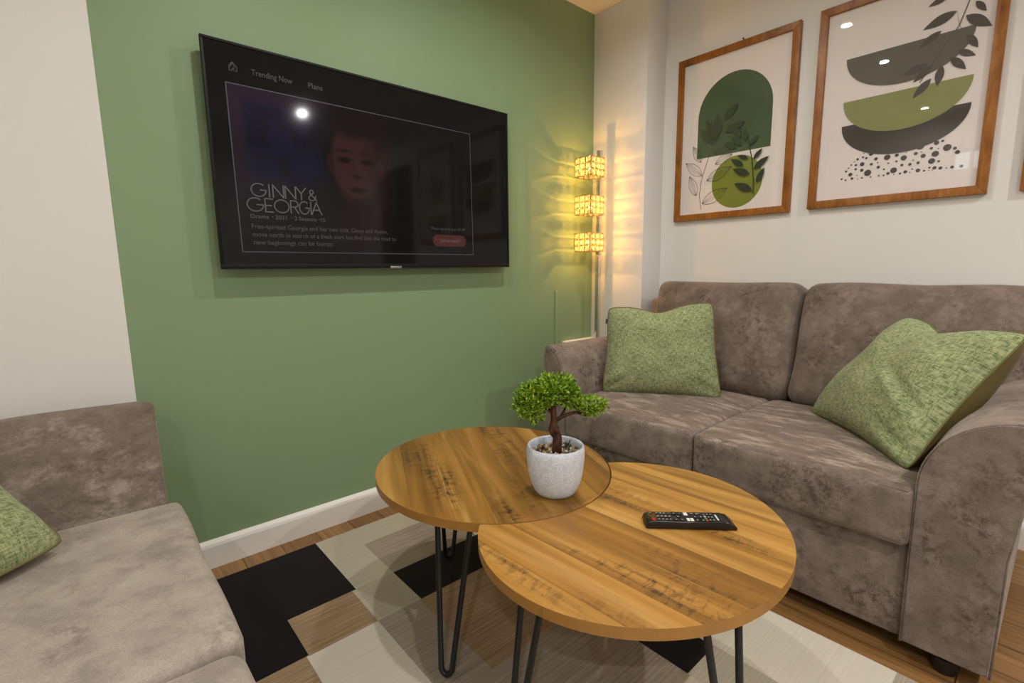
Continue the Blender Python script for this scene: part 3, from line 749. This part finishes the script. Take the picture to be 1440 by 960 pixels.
def stroke(bm, pts, w, y=SY):
    for a, b in zip(pts, pts[1:]):
        a, b = Vector(a), Vector(b); d = (b-a).normalized(); n = Vector((-d.y, d.x))*w/2; e_ = d*w*.3
        q = [a-e_+n, a-e_-n, b+e_-n, b+e_+n]
        A_ = [bm.verts.new((v.x, y, v.y)) for v in q]; B_ = [bm.verts.new((v.x, y+.0003, v.y)) for v in q]
        bm.faces.new(A_); bm.faces.new(B_[::-1])
        for k in range(4): bm.faces.new((A_[k], B_[k], B_[(k+1) % 4], A_[(k+1) % 4]))
def arc(cx, cz, rx, rz, a0, a1, n=18): return [(cx+rx*math.cos(math.radians(a0+(a1-a0)*k/n)), cz+rz*math.sin(math.radians(a0+(a1-a0)*k/n))) for k in range(n+1)]
def glyph(ch, x, z, h, w):
    g = lambda *p: [(x+a*w, z+b*h) for a, b in p]
    if ch == 'G': return [arc(x+w*.5, z+h*.5, w*.5, h*.5, 50, 360, 22) + [(x+w, z+h*.5), (x+w*.6, z+h*.5)]]
    if ch == 'I': return [g((.5, 0), (.5, 1))]
    if ch == 'N': return [g((0, 0), (0, 1), (1, 0), (1, 1))]
    if ch == 'Y': return [g((0, 1), (.5, .5), (1, 1)), g((.5, .5), (.5, 0))]
    if ch == 'E': return [g((1, 1), (0, 1), (0, 0), (1, 0)), g((0, .5), (.85, .5))]
    if ch == 'O': return [arc(x+w*.5, z+h*.5, w*.5, h*.5, 0, 360, 24)]
    if ch == 'R': return [g((0, 0), (0, 1), (.45, 1)) + arc(x+w*.45, z+h*.75, w*.5, h*.25, 90, -90, 10) + g((0, .5)), g((.45, .5), (1, 0))]
    if ch == 'A': return [g((0, 0), (.5, 1), (1, 0)), g((.2, .38), (.8, .38))]
    if ch == '&': return [g((1, 0), (.2, .72)) + arc(x+w*.42, z+h*.8, w*.22, h*.2, 190, -10, 10) + g((.12, .36)) + arc(x+w*.42, z+h*.22, w*.38, h*.22, 150, 350, 12) + g((.95, .45))]
bm = bmesh.new()
for ch, x, w in (('G', -1.826, .046), ('I', -1.776, .012), ('N', -1.758, .034), ('N', -1.718, .034), ('Y', -1.682, .034), ('&', -1.64, .028)):
    for sk in glyph(ch, x, 1.271, .042 if ch != '&' else .036, w): stroke(bm, sk, .0035)
for ch, x, w in (('G', -1.842, .05), ('E', -1.786, .024), ('O', -1.757, .048), ('R', -1.703, .026), ('G', -1.674, .034), ('I', -1.638, .008), ('A', -1.632, .036)):
    for sk in glyph(ch, x, 1.222, .043, w): stroke(bm, sk, .0035)
from_bm('title_text', bm, UIW, scr)
bm = bmesh.new(); stroke(bm, [(-1.874, 1.616), (-.917, 1.614), (-.912, 1.087), (-1.868, 1.087), (-1.874, 1.616)], .0028); from_bm('picture_outline', bm, UIL, scr)
bm = bmesh.new(); stroke(bm, [(-1.857, 1.665), (-1.85, 1.678), (-1.843, 1.678-.013)], .002); stroke(bm, [(-1.86, 1.668), (-1.85, 1.681), (-1.838, 1.668), (-1.838, 1.655), (-1.845, 1.655), (-1.848, 1.664), (-1.853, 1.655), (-1.86, 1.655), (-1.86, 1.668)], .002); from_bm('home_icon', bm, UID, scr)
pill = arc(-1.101, 1.146, .025, .025, 90, 270, 14) + arc(-.976, 1.146, .025, .025, -90, 90, 14)
bm = bmesh.new(); prism(bm, pill, 1, SY, SY+.0004); btn = from_bm('menu_button', bm, UIR, scr); btn['label'] = 'red rounded on-screen button'
SY -= .0004; text('Join to watch', -1.087, 1.14, .02, UIW, 'button_text', .1, parent=scr); SY += .0004
lg = B('maker_badge', plain('satin_silver', (.4, .39, .36), .35, .8), -1.333, -1.283, TY-.0015, TY+.002, TZ0-.0015, TZ0+.0075, .0008, tv)

# ------------------------------------------------------------------ framed prints
PAPER = plain('white_print_paper', (.86, .79, .765), .7, var=.015)
def ink(name, c, var=.12): return plain(name, c, .7, var=var, scale=9)
I_DG = ink('forest_green_ink', (.06, .10, .045)); I_OL = ink('moss_green_ink', (.22, .26, .022)); I_LN = ink('brown_line_ink', (.07, .045, .03)); I_BK = ink('blackish_green_ink', (.022, .03, .016))
I_LD = ink('deep_green_leaf_ink', (.035, .058, .026)); I_CH = ink('charcoal_ink', (.125, .118, .09)); I_SG = ink('sage_ink', (.27, .285, .10)); I_BR = ink('dark_brown_ink', (.055, .045, .036)); I_LF = ink('grey_leaf_ink', (.08, .068, .058)); I_MG = ink('leaf_over_grey_ink', (.085, .078, .062))
I_BG = ink('warm_beige_ink', (.5, .38, .28))
def leafshape(base, tip, wid, n=8):
    b, t_ = Vector(base), Vector(tip); d = t_-b; L = d.length; d.normalize(); s = Vector((-d.y, d.x)); A_ = []; C_ = []
    for k in range(1, n):
        q = k/n; h = math.sin(PI*q**.85)*wid*L/2
        A_.append(tuple(b+d*L*q+s*h)); C_.append(tuple(b+d*L*q-s*h))
    return [tuple(b)] + A_ + [tuple(t_)] + C_[::-1]
def picture(y0, z0, zones, label, w=.573, h=.8015):
    """y0: the left edge seen from the room; the frame hangs on the right wall"""
    y1 = y0-w; z1 = z0+h; fwid = .031; xf = WX-.022
    root = empty('framed_print', (WX, (y0+y1)/2, z0), label, 'picture', 'framed prints above the sofa')
    bm = bmesh.new()
    inn = [(y0-fwid, z0+fwid), (y1+fwid, z0+fwid), (y1+fwid, z1-fwid), (y0-fwid, z1-fwid)]; out_ = [(y0, z0), (y1, z0), (y1, z1), (y0, z1)]
    for k in range(4):
        q = [out_[k], out_[(k+1) % 4], inn[(k+1) % 4], inn[k]]
        prism(bm, q, 0, xf, WX-.0005, .0012)
    from_bm('frame', bm, FRAMEW, root, smooth=True, angle=30)
    # print: paper plus printed shapes, each a hair in front of the last
    vs = []; fs = []; mi = []; mats = [PAPER]; xp = WX-.010
    def poly(pts, m, lev):
        if m not in mats: mats.append(m)
        q = len(vs); vs.extend([(xp-.0001*lev, y, z) for y, z in pts]); fs.append(list(range(q, q+len(pts)))); mi.append(mats.index(m))
    poly([(y0-.02, z0+.02), (y1+.02, z0+.02), (y1+.02, z1-.02), (y0-.02, z1-.02)], PAPER, 0)
    for lev, (m, pts) in enumerate(zones): poly(pts, m, 1+lev*.25)
    pr = pydata('art_print', vs, fs, mats, root, False, mi)
    B('glass', GLASS, xp-.0075, xp-.0055, y1+.02, y0-.02, z0+.02, z1-.02, 0, root)
    B('backing_board', FABDK, xp+.0005, WX-.001, y1+.015, y0-.015, z0+.015, z1-.015, 0, root)
    return root
def linepoly(pts, wd):
    L_, R_ = [], []
    for i, p in enumerate(pts):
        a = Vector(pts[max(i-1, 0)]); b = Vector(pts[min(i+1, len(pts)-1)]); d = (b-a).normalized(); s = Vector((-d.y, d.x))*wd/2
        L_.append(tuple(Vector(p)+s)); R_.append(tuple(Vector(p)-s))
    return [(m, q) for m, q in ()] or [[L_[i], L_[i+1], R_[i+1], R_[i]] for i in range(len(pts)-1)]
def outline_leaf(base, tip, wid, wd=.0018):
    lf = leafshape(base, tip, wid, 10); segs = linepoly(lf+[lf[0]], wd) + linepoly([base, tip], wd*.7)
    b, t_ = Vector(base), Vector(tip)
    for k in (-.5, .5):   # veins swept along the blade
        d = (t_-b); s = Vector((-d.y, d.x))*wid*.5*k
        segs += linepoly([tuple(b), tuple(b+d*.35+s*.8), tuple(b+d*.7+s*.7), tuple(t_)], wd*.5)
    return segs
def circ(cy, cz, r, n=28): return [(cy+r*math.cos(2*PI*k/n), cz+r*math.sin(2*PI*k/n)) for k in range(n)]
# print 1: arch, ball and two sprigs
Z1 = []
archp = [(-.551, 1.5645)] + [(-.7305+.1795*math.cos(a), 1.756+.182*math.sin(a)) for a in [PI*k/40 for k in range(41)]] + [(-.910, 1.5645)]
Z1.append((I_DG, archp)); Z1.append((I_OL, circ(-.7605, 1.4275, .123, 56)))
stem1 = [(-.5846, 1.3118), (-.5728, 1.3852), (-.5802, 1.451), (-.5979, 1.5145), (-.6157, 1.5675), (-.6387, 1.6095), (-.676, 1.6477), (-.7027, 1.6869), (-.7289, 1.7253)]
Z1 += [(I_LN, q) for q in linepoly(stem1, .0028)]
for tip, base in (((-.4903, 1.5553), (-.5841, 1.4789)), ((-.515, 1.486), (-.557, 1.3841)), ((-.7205, 1.4046), (-.5906, 1.34)), ((-.7362, 1.502), (-.6111, 1.4515)), ((-.53, 1.6296), (-.5758, 1.5462)), ((-.5631, 1.7072), (-.6428, 1.627)), ((-.6508, 1.7608), (-.6613, 1.6506)), ((-.7531, 1.7892), (-.6864, 1.726)), ((-.7378, 1.56), (-.6529, 1.5244)), ((-.79, 1.70), (-.70, 1.668)), ((-.75, 1.60), (-.645, 1.58)), ((-.60, 1.74), (-.655, 1.64))):
    if tip[1] > 1.6 and tip[0] < -.551: Z1.append((I_LD, leafshape(base, tip, .4)))
    Z1 += [(I_LN, q) for q in outline_leaf(base, tip, .38)]
stem2 = [(-.8468, 1.3593), (-.8462, 1.4148), (-.8382, 1.4772), (-.8306, 1.5306), (-.8191, 1.5761), (-.81, 1.61)]
Z1 += [(I_BK, q) for q in linepoly(stem2, .004)]
LS = [(-.7548, 1.4182), (-.8423, 1.3758), (-.7436, 1.4874), (-.8263, 1.451), (-.7317, 1.5342), (-.7949, 1.4954), (-.8924, 1.4731), (-.8598, 1.4086), (-.9107, 1.5211), (-.8429, 1.4721), (-.8785, 1.5608), (-.8403, 1.516), (-.765, 1.546), (-.815, 1.525), (-.6969, 1.6167), (-.7552, 1.5835), (-.729, 1.6372), (-.7823, 1.5916), (-.736, 1.6799), (-.7785, 1.6274), (-.7945, 1.6632), (-.7996, 1.6058), (-.8584, 1.6242), (-.8141, 1.5857)]
for tip, base in zip(LS[::2], LS[1::2]): Z1.append((I_BK if tip[1] < 1.57 else I_LD, leafshape(base, tip, .36)))
picture(-.437, 1.2600, Z1, 'framed print of a green arch and leafy sprigs, hanging nearest the lamp')
# print 2: three stacked bowls, dots and a hanging branch
def bowl(y0, y1, zt, depth, ratio=.5):
    c = (y0+y1)/2; r = abs(y1-y0)/2
    return [(c + r*math.cos(PI*k/40), zt - depth*math.sin(PI*k/40)**.94) for k in range(41)]
Z2 = []
DOT = [(-1.2059,1.3765,9),(-1.2202,1.3698,8),(-1.2427,1.3734,12),(-1.2631,1.3695,5),(-1.2776,1.371,8),(-1.3068,1.3708,7),(-1.3343,1.3718,8),(-1.3499,1.3706,8),(-1.364,1.3763,13),(-1.3808,1.3854,25),(-1.3833,1.3696,5),(-1.4022,1.3702,9),(-1.4186,1.374,14),(-1.4326,1.3699,5),(-1.4387,1.3813,6),(-1.4567,1.3734,16),(-1.4753,1.3696,8),(-1.4903,1.3785,8),(-1.5053,1.3756,14),(-1.5224,1.3721,13),(-1.5393,1.3694,5),(-1.5555,1.3705,12),(-1.5808,1.3697,12),(-1.2198,1.4054,10),(-1.236,1.3902,17),(-1.2272,1.417,7),(-1.2534,1.4089,10),(-1.2748,1.4016,14),(-1.2959,1.3884,28),(-1.2598,1.3836,5),(-1.2363,1.4283,7),(-1.2527,1.4252,10),(-1.2743,1.4257,18),(-1.3059,1.4202,12),(-1.33,1.4055,13),(-1.3493,1.3941,8),(-1.2572,1.4476,10),(-1.2467,1.4393,5),(-1.2753,1.4526,9),(-1.287,1.4471,10),(-1.2767,1.4677,5),(-1.3198,1.4386,14),(-1.3265,1.4232,6),(-1.3018,1.4608,17),(-1.3565,1.4382,24),(-1.3621,1.415,7),(-1.3867,1.4412,14),(-1.3874,1.4181,8),(-1.4094,1.4273,22),(-1.4056,1.4012,11),(-1.4305,1.4001,12),(-1.4394,1.4137,5),(-1.4551,1.4017,12),(-1.4452,1.4371,14),(-1.4618,1.4392,5),(-1.4683,1.4247,17),(-1.4949,1.4017,23),(-1.5031,1.4259,24),(-1.4902,1.4479,11),(-1.5034,1.465,17),(-1.5208,1.4684,10),(-1.5357,1.4423,27),(-1.5574,1.436,12),(-1.5658,1.4207,16),(-1.5155,1.3974,9),(-1.5104,1.4433,5),(-1.4568,1.4614,28),(-1.4157,1.4465,4),(-1.4892,1.3689,4),(-1.5004,1.3686,4)]
for y, z, r in DOT: Z2.append((I_BR, circ(y, z, r*.00044, 14)))
Z2.append((I_BR, bowl(-1.1916, -1.5885, 1.587, .138))); Z2.append((I_SG, bowl(-1.191, -1.5857, 1.681, .1445)))
b1 = bowl(-1.1902, -1.578, 1.8465, .1395); Z2.append((I_CH, b1))
stem = [(-1.5561, 1.985), (-1.5513, 1.9301), (-1.5316, 1.8581), (-1.5, 1.81), (-1.4655, 1.7455), (-1.4348, 1.6925)]
Z2 += [(I_LF, q) for q in linepoly(stem, .003)]
LV = [(-1.4287, 1.8767), (-1.5212, 1.9091), (-1.6186, 1.8263), (-1.5467, 1.8853), (-1.4381, 1.9524), (-1.4977, 1.9723), (-1.5998, 1.88), (-1.569, 1.9233), (-1.5891, 1.7665), (-1.5554, 1.8209), (-1.5856, 1.7424), (-1.5334, 1.7734), (-1.5633, 1.7032), (-1.5169, 1.7563), (-1.487, 1.6645), (-1.4943, 1.7369), (-1.4176, 1.6397), (-1.4676, 1.6989), (-1.421, 1.8167), (-1.4837, 1.8563), (-1.3784, 1.7318), (-1.4554, 1.7523), (-1.4146, 1.6981), (-1.4687, 1.7445), (-1.46, 2.0), (-1.53, 1.96), (-1.60, 1.99), (-1.56, 1.94)]
for tip, base in zip(LV[::2], LV[1::2]):
    Z2.append((I_LF, leafshape(base, tip, .36)))
Z2 += [(I_LF, q) for q in linepoly([(-1.4287, 1.8767), (-1.5212, 1.9091), (-1.5316, 1.8581), (-1.555, 1.8209)], .0012)]
picture(-1.0842, 1.2640, Z2, 'framed print of three stacked bowl shapes above dots, in the middle of the row')
# print 3: only its left edge is in view
Z3 = [(I_BG, circ(-2.05, 1.70, .15, 50)), (I_DG, leafshape((-1.97, 1.62), (-1.93, 1.80), .5, 12)), (I_SG, bowl(-1.84, -2.2, 1.5, .12)), (I_BR, bowl(-1.86, -2.18, 1.42, .08))]
picture(-1.7385, 1.2640, Z3, 'framed print cut off by the right edge, only its left side showing')
bm = bmesh.new(); tube(bm, [(WX+.001, -.758, 2.072), (WX-.009, -.758, 2.073)], .0016, 8); tube(bm, [(WX-.008, -.758, 2.073), (WX-.0095, -.758, 2.073)], .0042, 10)
tag(from_bm('wall_screw', bm, plain('rusty_steel', (.1, .05, .025), .5, .6), None, True, 40), 'tiny dark screw in the wall above the arch print', 'screw')

# ------------------------------------------------------------------ floor lamp
LXp, LYp = -.098, -.128
lamp = empty('floor_lamp', (LXp, LYp, 0), 'slim chrome floor lamp with three lit crystal cube shades in the corner', 'lamp')
bm = bmesh.new(); lathe(bm, [(0, 0), (.092, 0), (.095, .004), (.095, .016), (.09, .02), (.02, .022), (0, .022)], (LXp-.0, LYp, 0), 48); from_bm('base', bm, CHROME, lamp, smooth=True, angle=40)
for z0, z1 in ((.02, .55), (.552, 1.09), (1.092, 1.37), (1.372, 1.648)):
    bm = bmesh.new(); box(bm, LXp-.0125, LXp+.0125, LYp-.011, LYp+.011, z0, z1, .002); from_bm('pole', bm, CHROME, lamp, smooth=True, angle=40)
t = NT('warm_crystal'); t.t.nodes.remove(t.p)
tr = t.n('ShaderNodeBsdfTransparent'); tr.inputs[0].default_value = (1, .95, .8, 1); gl = t.n('ShaderNodeBsdfGlossy', i_Roughness=.05); tl = t.n('ShaderNodeBsdfTranslucent'); tl.inputs[0].default_value = (1, .99, .96, 1)
v = t.coord(); nz = t.noise(v, 90, 2)
m1 = t.n('ShaderNodeMixShader'); t.l(t.math('ADD', t.math('MULTIPLY', nz, .5), .02), m1.inputs[0]); t.l(tr.outputs[0], m1.inputs[1]); t.l(tl.outputs[0], m1.inputs[2])
fr = t.n('ShaderNodeFresnel', i_IOR=1.55); m2 = t.n('ShaderNodeMixShader'); t.l(fr.outputs[0], m2.inputs[0]); t.l(m1.outputs[0], m2.inputs[1]); t.l(gl.outputs[0], m2.inputs[2]); t.l(m2.outputs[0], t.out.inputs[0])
CRYS = t.m
BULB = thin_glass('clear_bulb_glass'); FIL = emit('lit_filament', (1, .72, .32), 120)
LAMP_W = 5.2
GOLD = plain('polished_gilt_wire', (.6, .42, .16), .2, 1.0)
HS = .054
for zc in (1.548, 1.352, 1.158):
    c = Vector((LXp-.082, LYp, zc)); rot = math.radians(0)
    bm = bmesh.new(); w_ = .0015
    g = [-HS, -HS/3, HS/3, HS]
    def bar(a, b): tube(bm, [c+Vector(a), c+Vector(b)], w_, 6)
    for s in (-HS, HS):
        for q in g:
            bar((s, q, -HS*.9), (s, q, HS*.9)); bar((q, s, -HS*.9), (q, s, HS*.9))
        for q in (-HS*.9, HS*.9):
            bar((s, -HS, q), (s, HS, q)); bar((-HS, s, q), (HS, s, q))
    box(bm, c.x+HS, LXp-.01, c.y-.006, c.y+.006, c.z-.006, c.z+.006)
    sh = from_bm('shade', bm, GOLD, lamp, smooth=True, angle=50)
    bm = bmesh.new(); p_ = HS*.72/2+.0
    for i in range(3):
        for j in range(3):
            a = (i-1)*HS*2/3; b = (j-1)*HS*.6; h = HS/3-.0025; hv = HS*.3-.0025
            for s in (-1, 1):
                for horiz in (0, 1):
                    M = Matrix.Translation(c + (Vector((s*HS, a, b)) if horiz == 0 else Vector((a, s*HS, b))))
                    nb = bm.verts[:]; old = set(nb)
                    d_ = .0075
                    pts = [(-h, -hv), (h, -hv), (h, hv), (-h, hv)]; inn = [(x*.55, y*.55) for x, y in pts]
                    for lay_, dd in ((0, 1),):
                        O = []; I = []; J = []
                        for (x, y), (ix, iy) in zip(pts, inn):
                            f_ = (lambda u_, v_, n_: Vector((n_, u_, v_))) if horiz == 0 else (lambda u_, v_, n_: Vector((u_, n_, v_)))
                            O.append(bm.verts.new(M @ f_(x, y, 0))); I.append(bm.verts.new(M @ f_(ix, iy, s*d_))); J.append(bm.verts.new(M @ f_(ix, iy, -s*d_*.6)))
                        for k in range(4):
                            k2 = (k+1) % 4; bm.faces.new((O[k], O[k2], I[k2], I[k])); bm.faces.new((O[k2], O[k], J[k], J[k2]))
                        bm.faces.new(I); bm.faces.new(J[::-1])
    from_bm('crystals', bm, CRYS, sh)
    bm = bmesh.new(); bmesh.ops.create_uvsphere(bm, u_segments=16, v_segments=10, radius=.013, matrix=Matrix.Translation(c) @ Matrix.Diagonal((1, 1, 1.6, 1)))
    bmesh.ops.create_uvsphere(bm, u_segments=10, v_segments=6, radius=.0024, matrix=Matrix.Translation(c) @ Matrix.Diagonal((1, 1, 3.5, 1)))
    for f in bm.faces[-60:]: f.material_index = 1
    from_bm('bulb', bm, [BULB, FIL], sh, smooth=True)
    L = bpy.data.lights.new('bulb_glow', 'POINT'); L.energy = LAMP_W; L.color = (1, .46, .07); L.shadow_soft_size = .004
    lo = bpy.data.objects.new('bulb_glow', L); COL.objects.link(lo); lo.location = c + Vector((0, 0, .0))
